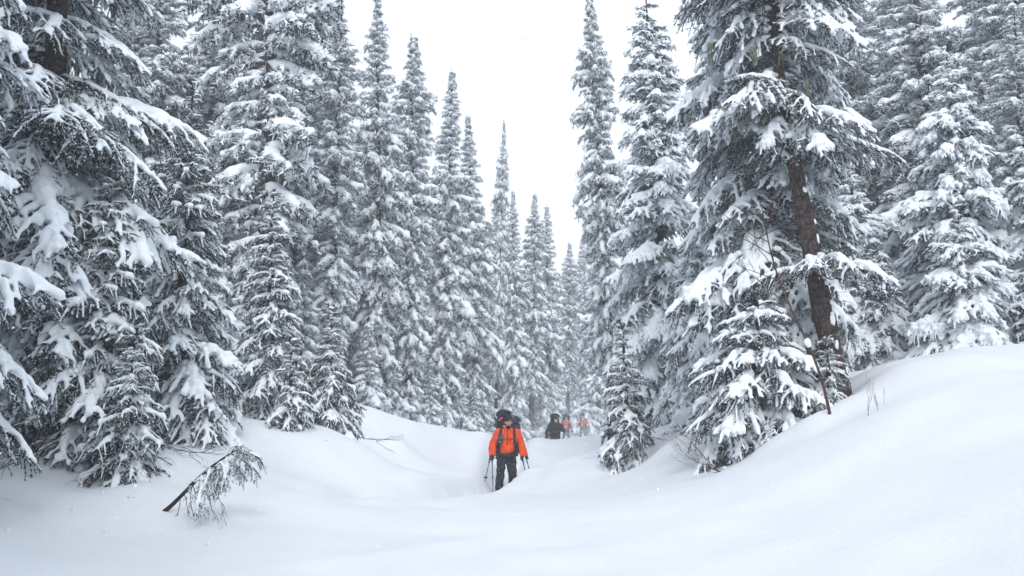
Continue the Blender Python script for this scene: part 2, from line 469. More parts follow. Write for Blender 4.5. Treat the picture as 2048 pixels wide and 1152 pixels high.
BOUGH = {}   # (size class, load) -> list of (bough mesh, snow mesh)
LEN = {'long': 1.7, 'mid': 1.0, 'short': 0.5}
for cls, n_h, n_l in (('long', 3, 2), ('mid', 4, 2), ('short', 2, 2)):
    pm = {'long': 330, 'mid': 420, 'short': 520}[cls]
    vx = {'long': 0.018, 'mid': 0.014, 'short': 0.010}[cls]
    BOUGH[cls, 'heavy'] = [make_bough(LEN[cls], 100 + k * 7 + len(cls), 0.86 + .14 * (k % 3), pm, voxel=vx) for k in range(n_h)]
    BOUGH[cls, 'thick'] = [make_bough(LEN[cls], 200 + k * 7 + len(cls), 1.4 + .15 * k, pm, voxel=vx) for k in range(2)]
    BOUGH[cls, 'light'] = [make_bough(LEN[cls], 300 + k * 7 + len(cls), 0.5, pm * 1.1, voxel=vx * .85) for k in range(n_l)]

BOUGH['short', 'sparse'] = [make_bough(.5, 400 + k, .42, 170, voxel=.009) for k in range(2)]

def small_bough(seed, heavy, per_m, ln, wd, voxel, L=1.0, clots=.72):
    """coarser bough for trees that stand farther away: (needle V,F), (snow V,F)"""
    g = np.random.default_rng(seed)
    tw = bough_twigs(L, seed, step=0.13, spread=0.5, sub=False, droop=1.1)
    nd = needles(tw, g, per_m, ln, wd, 1.1)
    sv, sf = snow_load(tw, g, L, heavy * 1.1, voxel, seed, 0.03, 0.08)
    # small clots of snow caught between the needles
    cv, cf = needles(tw, g, per_m * clots, ln * .9, wd * 1.8, .9)
    cv = cv + [0, 0, .025]
    return nd, (np.concatenate([sv, cv]), np.concatenate([sf, cf + len(sv)]))
SB = {'heavy': [small_bough(500 + k, 1.3, 28, 0.12, 0.021, 0.044) for k in range(4)],
      'light': [small_bough(520 + k, 1.1, 28, 0.12, 0.021, 0.038) for k in range(4)],
      'dust': [small_bough(540 + k, 0.9, 28, 0.12, 0.021, 0.036) for k in range(4)]}

# ------------------------------------------------------------------ trees
def trunk_mesh(H, r0, seed, bend=0.0, pts=None, n=12, top=0.012):
    g = np.random.default_rng(seed)
    if pts is None:
        t = np.linspace(-0.03, 1, 26)
        a = g.uniform(0, 6.28)
        off = bend * H * np.sin(t * math.pi * .9) + 0.008 * H * np.sin(t * 5 + a)
        P = np.stack([off * math.cos(a), off * math.sin(a), t * H], 1)
    else:
        pts = np.asarray(pts, float); t0 = np.linspace(0, 1, len(pts)); t = np.linspace(0, 1, 40)
        P = np.stack([np.interp(t, t0, pts[:, k]) for k in range(3)], 1)
        for _ in range(6): P[1:-1] = (P[:-2] + 2 * P[1:-1] + P[2:]) / 4
    rr = r0 * (1 - np.clip(t, 0, 1)) ** 0.8 + top
    rr *= 1 + 0.35 * np.exp(-np.clip(t, 0, 1) * H / 0.35)
    V, Fc = tube(P, rr, n)
    nz = wave_noise(V * [1, 1, .4], 2.5, seed, 3)
    ax = np.stack([np.interp(V[:, 2], P[:, 2], P[:, k]) for k in range(2)], 1)
    V[:, :2] += (V[:, :2] - ax) * (0.13 * nz)[:, None]
    return mesh_from('trunk', V, Fc, [M['bark']]), P

def near_tree(name, label, x, y, H, Rad, seed, load='heavy', r0=None, h0=0.03, gap=0.20, per=5, shape='cone', droop=(-32, 22), light_top=0, bend=0.01, max_h=1e9, dead=6, keep=None, group=None, z=None, pts=None):
    """a spruce whose boughs are single parts, each carrying its own snow"""
    g = np.random.default_rng(seed)
    zb = ground(x, y) - 0.08 if z is None else z
    root = thing(name, label, 'tree', (x, y, zb), 0, group)
    tm, P = trunk_mesh(H, r0 or (0.012 * H + 0.02), seed, bend, pts)
    obj('trunk', tm, root)
    h = H * h0 + g.uniform(0, .1); az0 = g.uniform(0, 6.28)
    cnt = 0
    while h < H * 0.985 and h < max_h:
        u = h / H
        if shape == 'cone': pr = (1 - u) ** 0.85 * min(1, .72 + u * 2.2)
        elif shape == 'column': pr = min(1, (1 - u) * 2.3) ** 0.8 * min(1, .8 + u)
        else: pr = (1 - u) ** 0.6 * min(1, .55 + u * 1.6)
        l0 = max(0.16, Rad * pr)
        nb = per if l0 > 0.35 else max(3, per - 1)
        az0 += 2.4
        for k in range(nb):
            if cnt >= 290: break
            a = az0 + k * 6.283 / nb + g.uniform(-.35, .35)
            l = l0 * g.uniform(.6, 1.2)
            if g.random() < .07: continue
            if keep is not None and not keep(a % 6.283, h): continue
            cls = 'long' if l > 1.25 else 'mid' if l > 0.68 else 'short'
            ld = load
            if light_top and g.random() < min(.9, max(0, (u - light_top) * 2.4)): ld = 'light'
            elif load == 'heavy' and g.random() < 0.25: ld = 'light'
            elif load == 'thick' and g.random() < 0.4: ld = 'heavy'
            bm_, sm_ = BOUGH[cls, ld][g.integers(len(BOUGH[cls, ld]))]
            tilt = R(droop[0] + (droop[1] - droop[0]) * u ** 0.8 + g.uniform(-13, 13))
            hh = h + g.uniform(-.6, .6) * gap
            px = np.interp(hh, P[:, 2], P[:, 0]); py = np.interp(hh, P[:, 2], P[:, 1])
            s = l / LEN[cls]
            b = obj('bough', bm_, root, (px, py, hh), (R(g.uniform(-8, 8)), -tilt, a), (s, s * g.uniform(.9, 1.15) * (1 if g.random() < .5 else -1), s))
            obj('snow', sm_, b)
            cnt += 1
        h += gap * g.uniform(.75, 1.25) * (1.0 if u < .6 else .62)
    if h < max_h:   # leader shoot
        bm_, sm_ = BOUGH['short', 'light'][0]
        b = obj('bough', bm_, root, (P[-1][0], P[-1][1], H - 0.2), (0, R(-84), az0), 0.6)
    for k in range(dead):   # bare dead branches low on the trunk
        a = g.uniform(0, 6.28); hh = g.uniform(.15, min(2.6, H * .4))
        me = DEAD[g.integers(len(DEAD))]
        obj('dead_branch', me, root, (np.interp(hh, P[:, 2], P[:, 0]), np.interp(hh, P[:, 2], P[:, 1]), hh), (0, R(g.uniform(-10, 30)), a), g.uniform(.6, 1.1) * min(1.0, Rad))
    return root

def dead_branch_mesh(seed):
    g = np.random.default_rng(seed); G = Geo()
    def br(p, a, e, l, r, depth):
        q = np.linspace(0, 1, 7)
        kink = np.cumsum(g.normal(0, .03, (7, 3)), axis=0); kink[0] = 0
        P = p + np.stack([np.cos(a) * np.cos(e) * l * q, np.sin(a) * np.cos(e) * l * q, np.sin(e) * l * q - .18 * l * q * q], 1) + kink * l
        G.add(*tube(P, np.linspace(r, r * .3, 7), 4), 0)
        if depth:
            for k in range(5 if depth == 2 else 3):
                i_ = g.integers(2, 7)
                br(P[i_], a + g.choice([-1, 1]) * g.uniform(.5, 1.1), e + g.uniform(-.4, .2), l * g.uniform(.25, .5), r * .5, depth - 1)
    br(np.zeros(3), 0, -.05, 1.25, .011, 2)
    return G.mesh('dead_branch', [M['twig']])
DEAD = [dead_branch_mesh(40 + k) for k in range(4)]

def crown_variant(H, Rad, seed, shape, low, high, gap, per, h0, bare=None):
    """joined crown of a tree farther off: needle mesh and snow mesh; low/high are the loads at the foot and the top"""
    g = np.random.default_rng(seed)
    NV, NF, SV, SF = [], [], [], []
    nn = sn = 0
    h = H * h0; az0 = g.uniform(0, 6.28)
    ph = g.uniform(0, 6.28, 3)
    while h < H * 0.99:
        u = h / H
        if shape == 'cone': pr = (1 - u) ** 0.9 * min(1, .7 + u * 2)
        elif shape == 'spire': pr = min(1, (1 - u) * 1.9) ** 0.85 * min(1, .6 + u * 1.2)
        else: pr = min(1, (1 - u) * 3.2) ** 0.7 * min(1, .55 + u)
        pr *= 1 + .16 * math.sin(u * 23 + ph[0]) + .10 * math.sin(u * 51 + ph[1])
        l0 = max(.13, Rad * pr); az0 += 2.4
        for k in range(per):
            a = az0 + k * 6.283 / per + g.uniform(-.4, .4)
            l = l0 * g.uniform(.6, 1.2)
            if g.random() < .06: continue
            if bare and bare[0] < u < bare[1] and abs((a - R(262) + math.pi) % (2 * math.pi) - math.pi) < R(48) and g.random() < .88: continue
            ld = high if g.random() < min(1, max(0, (u - .25) * 1.9)) else low
            (nv, nf), (sv, sf) = SB[ld][g.integers(4)]
            tilt = R(-28 + 48 * u ** .9 + g.uniform(-12, 12))
            m = (Matrix.Translation((0, 0, h + g.uniform(-.1, .1))) @ Euler((R(g.uniform(-10, 10)), -tilt, a)).to_matrix().to_4x4() @ Matrix.Diagonal((l, max(l, .4) * g.choice([-1, 1]), max(l, .45), 1)))
            A = np.array(m)
            NV.append(nv @ A[:3, :3].T + A[:3, 3]); NF.append(nf + nn); nn += len(nv)
            SV.append(sv @ A[:3, :3].T + A[:3, 3]); SF.append(sf + sn); sn += len(sv)
        h += gap * g.uniform(.75, 1.25) * (1 if u < .8 else .7)
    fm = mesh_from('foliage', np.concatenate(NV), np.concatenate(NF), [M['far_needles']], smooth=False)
    sm = mesh_from('crown_snow', np.concatenate(SV), np.concatenate(SF), [M['snow']])
    tm, P = trunk_mesh(H, 0.011 * H + .01, seed, 0.006, n=8)
    return tm, fm, sm, H

SPIRE = [crown_variant(15, 1.3, 900 + k, 'spire', 'light', 'dust', 0.20, 5, (.10, .16, .05)[k]) for k in range(3)]
COLUMN = [crown_variant(15, 0.95, 920 + k, 'column', 'light', 'dust', 0.19, 5, (.08, .20)[k]) for k in range(2)]
OPEN = [crown_variant(16.5, 1.5, 960, 'column', 'dust', 'dust', 0.27, 6, .14, (.2, .8))]
YOUNG = [crown_variant(4, 1.05, 940 + k, 'cone', 'heavy', 'light', 0.19, 5, .02) for k in range(2)]

def far_tree(name, label, x, y, H, kind, k, rz, wide=1.0, group=None, z=None):
    tm, fm, sm, H0 = kind[k % len(kind)]
    zb = (ground(x, y) - 0.1) if z is None else z
    root = thing(name, label, 'tree', (x, y, zb), rz, group)
    s = H / H0
    root.rotation_euler = (R(1.6 * math.sin(x * 7.3 + y)), R(1.6 * math.sin(x * 3.1 - y * 5)), rz)
    sv = (s * wide, s * wide, s)
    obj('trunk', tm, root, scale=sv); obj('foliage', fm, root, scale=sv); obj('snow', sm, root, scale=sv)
    return root
# ------------------------------------------------------------------ trees in the foreground and along the forest edge
near_tree('spruce_tree', 'huge dark spruce at the clearing edge with fat snow pillows, overhanging the shaded bank', -6.15, 9.5, 11.5, 1.75, 11, r0=.17, gap=.36, per=6, light_top=.45, max_h=7.5, droop=(-26, 10))
near_tree('spruce_tree', 'broad old dark spruce with long drooping boughs, towering behind the snow-capped young spruces', -6.35, 13.2, 13.5, 2.35, 12, r0=.20, gap=.40, per=7, light_top=.35, max_h=10.5, droop=(-30, 12), shape='wide')
near_tree('spruce_tree', 'thickly snowed young spruce standing in front of the broad old dark spruce', -5.3, 12.8, 4.0, 1.15, 13, gap=.17, per=6, dead=8)
near_tree('spruce_tree', 'knee-deep little spruce sapling with snowy fingers near the fallen top', -4.65, 12.2, 1.75, .72, 14, gap=.12, per=6, dead=10)
near_tree('spruce_tree', 'pointed snowy spruce with a clear tip, next to the tall dark bare-trunked spruce', -5.3, 16.0, 5.9, 1.35, 15, gap=.18, per=6)
near_tree('spruce_tree', 'slim snow-heaped spruce below the tall dark bare-trunked spruce', -4.6, 19.0, 4.6, 1.05, 16, gap=.17, per=6)
near_tree('spruce_tree', 'waist-high bushy spruce at the foot of the slim snow-heaped spruce', -3.95, 17.8, 1.6, .62, 17, gap=.12, per=6, dead=2)
near_tree('spruce_tree', 'short leaning spruce at the end of the snow bank, boughs reaching the drift', -3.45, 19.2, 2.6, .85, 18, gap=.14, per=6, dead=2, bend=.03)
near_tree('spruce_tree', 'dark undergrown spruce squeezed between bigger snowy ones', -6.6, 15.0, 4.4, 1.0, 19, gap=.2, per=5, load='light')
far_tree('spruce_tree', 'tall dark spruce with a bare straight trunk showing between light snow-dusted boughs', -6.1, 24.0, 16.5, OPEN, 0, 0)
# right-hand side
near_tree('spruce_tree', 'tall evenly tapered spruce plastered with snow, its broad skirt touching the bank', 3.15, 22.0, 10.2, 1.5, 31, gap=.24, per=6, load='thick', light_top=.72, shape='wide')
near_tree('spruce_tree', 'stout snow-plastered spruce tucked against the skirt of the evenly tapered one', 3.75, 19.5, 4.9, 1.15, 32, load='thick', gap=.18, per=6)
near_tree('spruce_tree', 'small dark-bottomed spruce standing over a hollow in the snow at the trail bend', 2.12, 18.6, 2.6, .72, 33, gap=.13, per=6, dead=4)
near_tree('spruce_tree', 'big ragged spruce with dense boughs hung with lichen, beside the leaning brown trunk', 4.2, 16.6, 11.5, 1.75, 34, r0=.13, gap=.29, per=6, light_top=0, max_h=8.6, shape='column', droop=(-34, 6))
near_tree('spruce_tree', 'low sprawling spruce with snow-bent boughs spilling down the bank under the leaning trunk', 3.7, 14.7, 2.3, 1.6, 35, load='heavy', gap=.17, per=7, droop=(-30, 8), dead=6, shape='wide', bend=.06)
near_tree('spruce_tree', 'little spruce crouching at the foot of the leaning brown trunk', 4.6, 14.5, 1.15, .5, 36, gap=.11, per=6, dead=0)
near_tree('spruce_tree', 'tall stately spruce with regular white tiers above the smooth snow ridge', 8.65, 19.0, 6.6, 1.75, 37, load='thick', gap=.21, per=7)
near_tree('spruce_tree', 'round-shouldered young spruce buried in snow just behind the smooth ridge', 7.75, 16.9, 2.6, 1.2, 38, load='thick', gap=.15, per=7, dead=0)
near_tree('spruce_tree', 'wide snow-loaded spruce on the high end of the ridge', 10.1, 18.4, 5.0, 1.7, 39, load='thick', gap=.21, per=6)
near_tree('spruce_tree', 'bowed snow-covered spruce in the shade just behind the leaning brown trunk', 7.0, 18.8, 2.4, 1.1, 40, load='thick', gap=.17, per=6)
near_tree('spruce_tree', 'pale mid-sized spruce further into the wood behind the leaning brown trunk', 7.6, 21.8, 5.3, 1.4, 41, load='thick', gap=.22, per=6)
near_tree('spruce_tree', 'hidden spruce filling the gap between the ragged and the leaning spruces', 5.9, 19.5, 4.6, 1.4, 42, gap=.22, per=6)
near_tree('spruce_tree', 'low drooping spruce at the foot of the stately tiered spruce', 9.0, 17.0, 1.9, 1.0, 43, gap=.15, per=6, dead=0)

# the leaning spruce with its long bare trunk
def leaning_spruce():
    x, y = 4.92, 15.0
    zb = ground(x, y) - 0.15
    pts = [(0, 0, 0), (-.10, 0, .9), (-.27, .02, 2.0), (-.41, .03, 3.0), (-.52, .05, 3.7), (-.63, .05, 4.4), (-.72, .06, 5.3), (-.80, .08, 6.4), (-.86, .1, 8.2), (-.9, .1, 11.0)]
    root = thing('spruce_tree', 'leaning spruce with a long bare brown trunk and snow-capped boughs high up', 'tree', (x, y, zb))
    tm, P = trunk_mesh(11, .165, 77, pts=pts, n=18)
    obj('trunk', tm, root)
    g = np.random.default_rng(78)
    specs = []
    # the single big bough across the trunk, and the pads above it
    specs += [(2.15, 190, 1.05, -4), (2.2, 330, 1.2, -6), (2.25, 250, .9, -2), (2.3, 290, .95, -5)]
    specs += [(4.3, 345, 1.75, -10), (4.5, 20, 1.6, -12), (4.6, 310, 1.5, -12), (4.35, 280, 1.1, -20)]
    for k in range(105):
        hh = 4.5 + 4.0 * g.random() ** .8; aa = g.uniform(0, 360)
        if 225 < aa < 315 and hh < 7 and g.random() < .7: continue
        specs.append((hh, aa, g.uniform(.7, 1.6), g.uniform(-34, 8)))
    for hh, a, l, tl in specs:
        cls = 'long' if l > 1.25 else 'mid' if l > .68 else 'short'
        ld = 'heavy' if g.random() < .7 else 'light'
        bm_, sm_ = BOUGH[cls, ld][g.integers(len(BOUGH[cls, ld]))]
        s = l / LEN[cls]
        b = obj('bough', bm_, root, (np.interp(hh, P[:, 2], P[:, 0]), np.interp(hh, P[:, 2], P[:, 1]), hh), (R(g.uniform(-8, 8)), -R(tl), R(a)), s)
        obj('snow', sm_, b)
    for k in range(14):
        hh = g.uniform(.8, 4.2)
        obj('dead_branch', DEAD[g.integers(4)], root, (np.interp(hh, P[:, 2], P[:, 0]), np.interp(hh, P[:, 2], P[:, 1]), hh), (0, R(g.uniform(-5, 35)), g.uniform(0, 6.28)), g.uniform(.5, 1.0))
    for k in range(26):   # snow plastered on the windward side of the bark
        hh = g.uniform(.1, 4.2); rr = np.interp(hh, [0, 4.4], [.185, .12]); aa = R(g.uniform(-75, 35))
        V, Fc = ball((0, 0, 0), (.018, g.uniform(.02, .05), g.uniform(.03, .11)), 8, 6)
        V[:, 1:] *= (1 + .3 * wave_noise(V + k, 9, k, 1))[:, None]
        obj('snow', mesh_from('bark_snow', V, Fc, [M['snow']]), root, (np.interp(hh, P[:, 2], P[:, 0]) + math.cos(aa) * rr, np.interp(hh, P[:, 2], P[:, 1]) + math.sin(aa) * rr, hh), (0, R(-8), aa))
    # lichen beards
    for k in range(16):
        hh = g.uniform(4.2, 6.4); a = g.uniform(2.2, 5.2); rr = g.uniform(.25, 1.1)
        G = Geo()
        for q in range(9):
            l = g.uniform(.12, .34); p0 = np.array([g.normal(0, .035), g.normal(0, .035), 0])
            G.add(*tube([p0, p0 + [g.normal(0, .012), 0, -l * .5], p0 + [g.normal(0, .02), 0, -l]], [.008, .006, .002], 4))
        obj('lichen', G.mesh('lichen', [M['lichen']]), root, (np.interp(hh, P[:, 2], P[:, 0]) + math.cos(a) * rr, math.sin(a) * rr, hh - .12))
leaning_spruce()

# ------------------------------------------------------------------ tall trees lining the opening
gl = 'tall spires lining the opening ahead'
SKY = [
 # x, y, top height, kind, wide, label
 (-9.8, 26, 16.2, SPIRE, 1.15, 'dark tall spruce deep in the wood behind the pointed snowy spruce'),
 (-8.6, 28, 17.0, SPIRE, 1.2, 'dense tall spruce crowding the bare-trunked dark spruce from behind'),
 (-5.4, 30, 15.3, COLUMN, .95, 'tall slim spruce just past the bare-trunked dark spruce, its tip against the sky'),
 (-4.45, 33, 16.8, SPIRE, .85, 'tall ragged spruce with a sparse open tip, second past the bare-trunked one'),
 (-3.7, 36, 16.4, COLUMN, .95, 'dark tall columnar spruce, third past the bare-trunked one, with a blunt tip'),
 (-2.85, 40, 16.5, SPIRE, .9, 'tall spruce with a smooth tapering spire, fourth past the bare-trunked one'),
 (-1.6, 45, 16.2, SPIRE, .9, 'tall full spruce beside the needle-thin spire'),
 (-.85, 48, 17.0, COLUMN, .42, 'needle-thin spruce spire standing up among fuller trees'),
 (2.75, 27, 14.0, COLUMN, .75, 'tall dark spire on the far side of the opening, behind the evenly tapered spruce'),
 (6.1, 70, 17.0, COLUMN, 1.0, 'pale tall spruce in the haze behind the evenly tapered spruce'),
]
for k, (x, y, top, kd, wd, lb) in enumerate(SKY):
    t_ = far_tree('spruce_tree', lb, x, y, top - ground(x, y) + .1, kd, k, k * 1.7, wd)
    if 'far side' in lb: t_.rotation_euler = (0, R(-2.4), 0)
for k, (x, y, top, wd) in enumerate([(.2, 58, 15.6, .8), (1.25, 60, 15.9, .9), (2.2, 62, 15.8, .9), (4.15, 75, 15.8, 1.0), (5.75, 80, 17.1, 1.0)]):
    far_tree('spruce_tree', 'hazy slender spruce in the row stepping down toward the end of the opening', x, y, top - ground(x, y) + .1, (SPIRE, COLUMN)[k % 2], k, k * 2.1, wd, 'hazy skyline spruces at the end of the opening')
for k, (x, y, top, wd) in enumerate([(11.2, 26, 16.2, 1.35), (13.6, 27, 16.8, 1.35), (8.9, 27.5, 14.5, 1.2), (12.6, 23.5, 14.0, 1.25), (10.6, 29.5, 17.5, 1.4), (12.3, 31, 17.5, 1.4), (15.6, 30, 18, 1.4), (11.4, 21.6, 11, 1.3)]):
    far_tree('spruce_tree', 'tall dark spruce towering behind the stately tiered spruce', x, y, top - ground(x, y) + .1, (SPIRE, COLUMN)[k % 2], k + 1, k * 1.3, wd, 'tall dark spruces above the ridge')

# forest behind, both sides and the end
pl = []
def fill(n, xr, yr, label, group, hr, ok, seed, kinds, sp=1.7):
    g = np.random.default_rng(seed); c = 0; tries = 0
    while c < n and tries < 4000:
        tries += 1
        x = g.uniform(*xr); y = g.uniform(*yr)
        if not ok(x, y) or any((x - a) ** 2 + (y - b) ** 2 < sp * sp for a, b in pl): continue
        pl.append((x, y)); kd = kinds[g.integers(len(kinds))]
        H = g.uniform(*hr)
        far_tree('spruce_tree', label, x, y, H, kd, int(g.integers(9)), g.uniform(0, 6.28), g.uniform(.9, 1.25), group); c += 1
edge_l = lambda y: -5.4 + (y - 30) * .2
fill(46, (-26, 0), (22, 62), 'tall snow-dusted spruce in the dense wood on the bare-trunked spruce\'s side', 'spruces of the dense wood, shaded side', (11.5, 15.5), lambda x, y: x < edge_l(y) - 1.1 and x > -0.52 * y - 3 and not (abs(x + 6.1) < 1.2 and y < 26), 51, [SPIRE, SPIRE, COLUMN])
fill(16, (-14, 2), (60, 95), 'faint hazy spruce far back in the wood beyond the slender skyline spruces', 'far hazy spruces', (11, 15), lambda x, y: x < edge_l(y) - 1.5, 52, [SPIRE, COLUMN])
fill(34, (3, 26), (24, 60), 'tall snowy spruce in the wood behind the ridge and the evenly tapered spruce', 'spruces of the wood behind the ridge', (7.5, 9.5), lambda x, y: x > 3.2 + (y - 24) * .09 and x < .54 * y + 2 and not (.15 < x / y < .21), 53, [SPIRE, SPIRE, COLUMN])
fill(20, (-4, 30), (84, 125), 'pale snow-hazed spruce closing the far end of the trail', 'spruces at the far end of the trail', (11, 14.5), lambda x, y: True, 54, [SPIRE, COLUMN], 2.2)
fill(34, (-2, 12), (58, 84), 'pale young spruce filling the hazy end of the trail', 'young spruces at the end of the trail', (3, 6.5), lambda x, y: abs(x - np.interp(y, TR[:, 1], TR[:, 0])) > 1.7 and not (0 < np.interp(y, TR[:, 1], TR[:, 0]) - x < 2.2 and y < 70), 59, [YOUNG], 1.4)
# snowy young growth along both edges
fill(26, (-9, 1), (24, 56), 'snow-heaped young spruce growing under the tall skyline spruces', 'young spruces under the skyline trees', (1.6, 4.2), lambda x, y: edge_l(y) - 2.5 < x < edge_l(y) + 1.2, 55, [YOUNG], 1.2)
fill(18, (3, 10), (24, 62), 'snow-heaped young spruce along the trail past the evenly tapered spruce', 'young spruces past the tapered spruce', (1.8, 4.5), lambda x, y: 3.6 + (y - 24) * .06 < x < 7 + (y - 24) * .06, 56, [YOUNG], 1.3)
fill(14, (-13, -6.5), (17, 26), 'shaded young spruce in the gloom behind the pointed snowy spruce', 'shaded young spruces', (3.0, 6.0), lambda x, y: True, 57, [YOUNG], 1.4)
fill(12, (9, 15), (20, 27), 'shaded young spruce in the gloom behind the stately tiered spruce', 'shaded young spruces above the ridge', (3.0, 5.5), lambda x, y: True, 58, [YOUNG], 1.4)

for k, (x, y, H) in enumerate([(-5.3, 3.4, 14), (-7.0, 5.9, 14.5), (-3.9, .8, 13), (-6.2, -.6, 14), (-9.6, 5.4, 10), (-8.6, 2.2, 9), (-11.2, 7.6, 11.5), (-7.6, -1.4, 8.5), (-4.2, -6.5, 8), (.2, -8.5, 8), (4.3, -7, 8.5), (8.4, -3.5, 9.5), (9.8, 3.6, 11), (11.4, 8.0, 11.5), (9.4, 0, 10), (12.6, 11.6, 11), (-12.6, 3.5, 11), (-10.5, -1, 10), (13.4, 5.6, 12)]):  # unseen wood behind and beside the view, added to shade foreground and left trees
    far_tree('spruce_tree', 'unseen tall snowy spruce added for shade, closing the open end of the clearing that the hikers walk toward', x, y, H, (SPIRE, COLUMN)[k % 2], k, k * 1.1, 1.5, 'unseen spruces shading the near side of the clearing')

# ------------------------------------------------------------------ haze of blowing snow
hz = Geo()
bx0, bx1, by0, by1, bz0, bz1 = -60, 62, -20, 150, -6, 24
Vb = [(x, y, z) for x in (bx0, bx1) for y in (by0, by1) for z in (bz0, bz1)]
hz_me = bpy.data.meshes.new('haze'); hz_me.from_pydata(Vb, [], [(0, 1, 3, 2), (4, 6, 7, 5), (0, 4, 5, 1), (2, 3, 7, 6), (0, 2, 6, 4), (1, 5, 7, 3)])
hm = bpy.data.materials.new('haze'); hm.use_nodes = True
hn = hm.node_tree; hn.nodes.clear()
pv = hn.nodes.new('ShaderNodeVolumePrincipled'); pv.inputs['Density'].default_value = 0.0026
pv.inputs['Color'].default_value = (0.93, 0.96, 1.0, 1)
ho = hn.nodes.new('ShaderNodeOutputMaterial'); hn.links.new(pv.outputs[0], ho.inputs['Volume'])
hz_me.materials.append(hm)
tag(obj('haze', hz_me, kind='stuff'), 'pale haze of blowing snow filling the whole clearing', 'haze')
# ------------------------------------------------------------------ broken spruce top, bare shrubs
def broken_top():
    p0 = Vector((-3.66, 10.9, ground(-3.66, 10.9) + .06)); p1 = Vector((-2.86, 10.6, 1.52))
    root = thing('fallen_spruce_top', 'broken spruce top stuck slantwise in the open snow, boughs hanging from its dark stem', 'fallen branch', p0)
    d = p1 - p0
    t = np.linspace(-.12, 1, 16)
    P = np.array([tuple(d * a) for a in t]); P[:, 2] += .05 * np.sin(np.clip(t, 0, 1) * 3.1); P[:, 1] += .02 * np.sin(t * 9)
    V, Fc = tube(P, np.linspace(.026, .006, 16), 8)
    obj('stem', mesh_from('stem', V, Fc, [M['twig']]), root)
    g = np.random.default_rng(5)
    for k in range(11):
        u = .46 + .54 * (k / 10) ** .9
        p = [np.interp(u, t, P[:, q]) for q in range(3)]
        l = g.uniform(.32, .56) * (1.2 - .5 * u)
        bm_, sm_ = BOUGH['short', 'sparse'][k % 2]
        a = g.uniform(.3, 1.5) * (1 if k % 2 else -1)
        b = obj('bough', bm_, root, p, (R(g.uniform(-20, 20)), R(g.uniform(28, 74)) if u < .88 else R(g.uniform(-30, 40)), a), l / .5)
        obj('snow', sm_, b)
    for k in range(9):
        u = g.uniform(.12, .62)
        p = [np.interp(u, t, P[:, q]) for q in range(3)]
        obj('dead_branch', DEAD[k % 4], root, p, (0, R(g.uniform(45, 75)), g.uniform(-.9, .9)), g.uniform(.28, .48))
broken_top()

def wand(g, p, a, e, l, r, G, depth, curve=.25):
    q = np.linspace(0, 1, 9)
    k = np.cumsum(g.normal(0, .018, (9, 3)), axis=0); k -= k[0]
    P = np.asarray(p) + np.stack([np.cos(a) * np.cos(e) * l * q, np.sin(a) * np.cos(e) * l * q, np.sin(e) * l * q + curve * l * q * q * .3], 1) + k * l
    G.add(*tube(P, np.linspace(r, r * .3, 9), 5))
    if depth:
        for c in range(int(g.integers(2, 5))):
            i_ = int(g.integers(3, 9))
            wand(g, P[i_], a + g.choice([-1, 1]) * g.uniform(.3, .8), e + g.uniform(-.1, .5), l * g.uniform(.25, .5), r * .55, G, depth - 1)
    return P

def shrub(name, label, x, y, n, seed, lr, er, ar, r, m='red_bark', depth=2):
    root = thing(name, label, 'shrub', (x, y, ground(x, y) - .03))
    g = np.random.default_rng(seed)
    for k in range(n):
        G = Geo()
        wand(g, (g.normal(0, .05), g.normal(0, .05), 0), R(g.uniform(*ar)), R(g.uniform(*er)), g.uniform(*lr), r, G, depth)
        obj('stem', G.mesh('stem', [M[m]]), root)
    return root
shrub('bare_shrub', 'low leafless shrub with thin reddish twigs raking out over the bank', 2.9, 13.9, 11, 61, (.45, .95), (8, 45), (130, 215), .0036)
shrub('bare_shrub', 'sprig of bare twigs poking out of the open snow under the ridge', 4.46, 12.5, 3, 62, (.2, .42), (60, 88), (0, 360), .0035)
shrub('bare_shrub', 'thin lone twigs beside the sprig on the open snow under the ridge', 4.72, 12.7, 2, 63, (.16, .34), (60, 88), (0, 360), .003)

def leaning_sapling():
    x, y = 4.22, 13.3
    root = thing('bare_sapling', 'leafless reddish sapling leaning across the snow in front of the brown trunk', 'sapling', (x, y, ground(x, y) - .05))
    t = np.linspace(0, 1, 18)
    P = np.stack([-.82 * t + .06 * np.sin(t * 7), .15 * t, 2.9 * t ** 1.02], 1)
    G = Geo(); G.add(*tube(P, np.linspace(.022, .006, 18), 8)); obj('stem', G.mesh('stem', [M['red_bark']]), root)
    g = np.random.default_rng(64)
    for k in range(13):
        i_ = int(g.integers(5, 18)); G = Geo()
        wand(g, P[i_], g.uniform(0, 6.28), g.uniform(.2, 1.0), g.uniform(.35, 1.0), .008, G, 2)
        obj('branch', G.mesh('branch', [M['red_bark']]), root)
    G = Geo(); G.add(*ball((0, 0, 0), (.05, .05, .06))); G.add(*ball((.02, 0, -.04), (.04, .04, .04)))
    V, Fc = remesh(G, .015); obj('snow', mesh_from('snow_clump', V, Fc, [M['snow']]), root, P[6])
leaning_sapling()

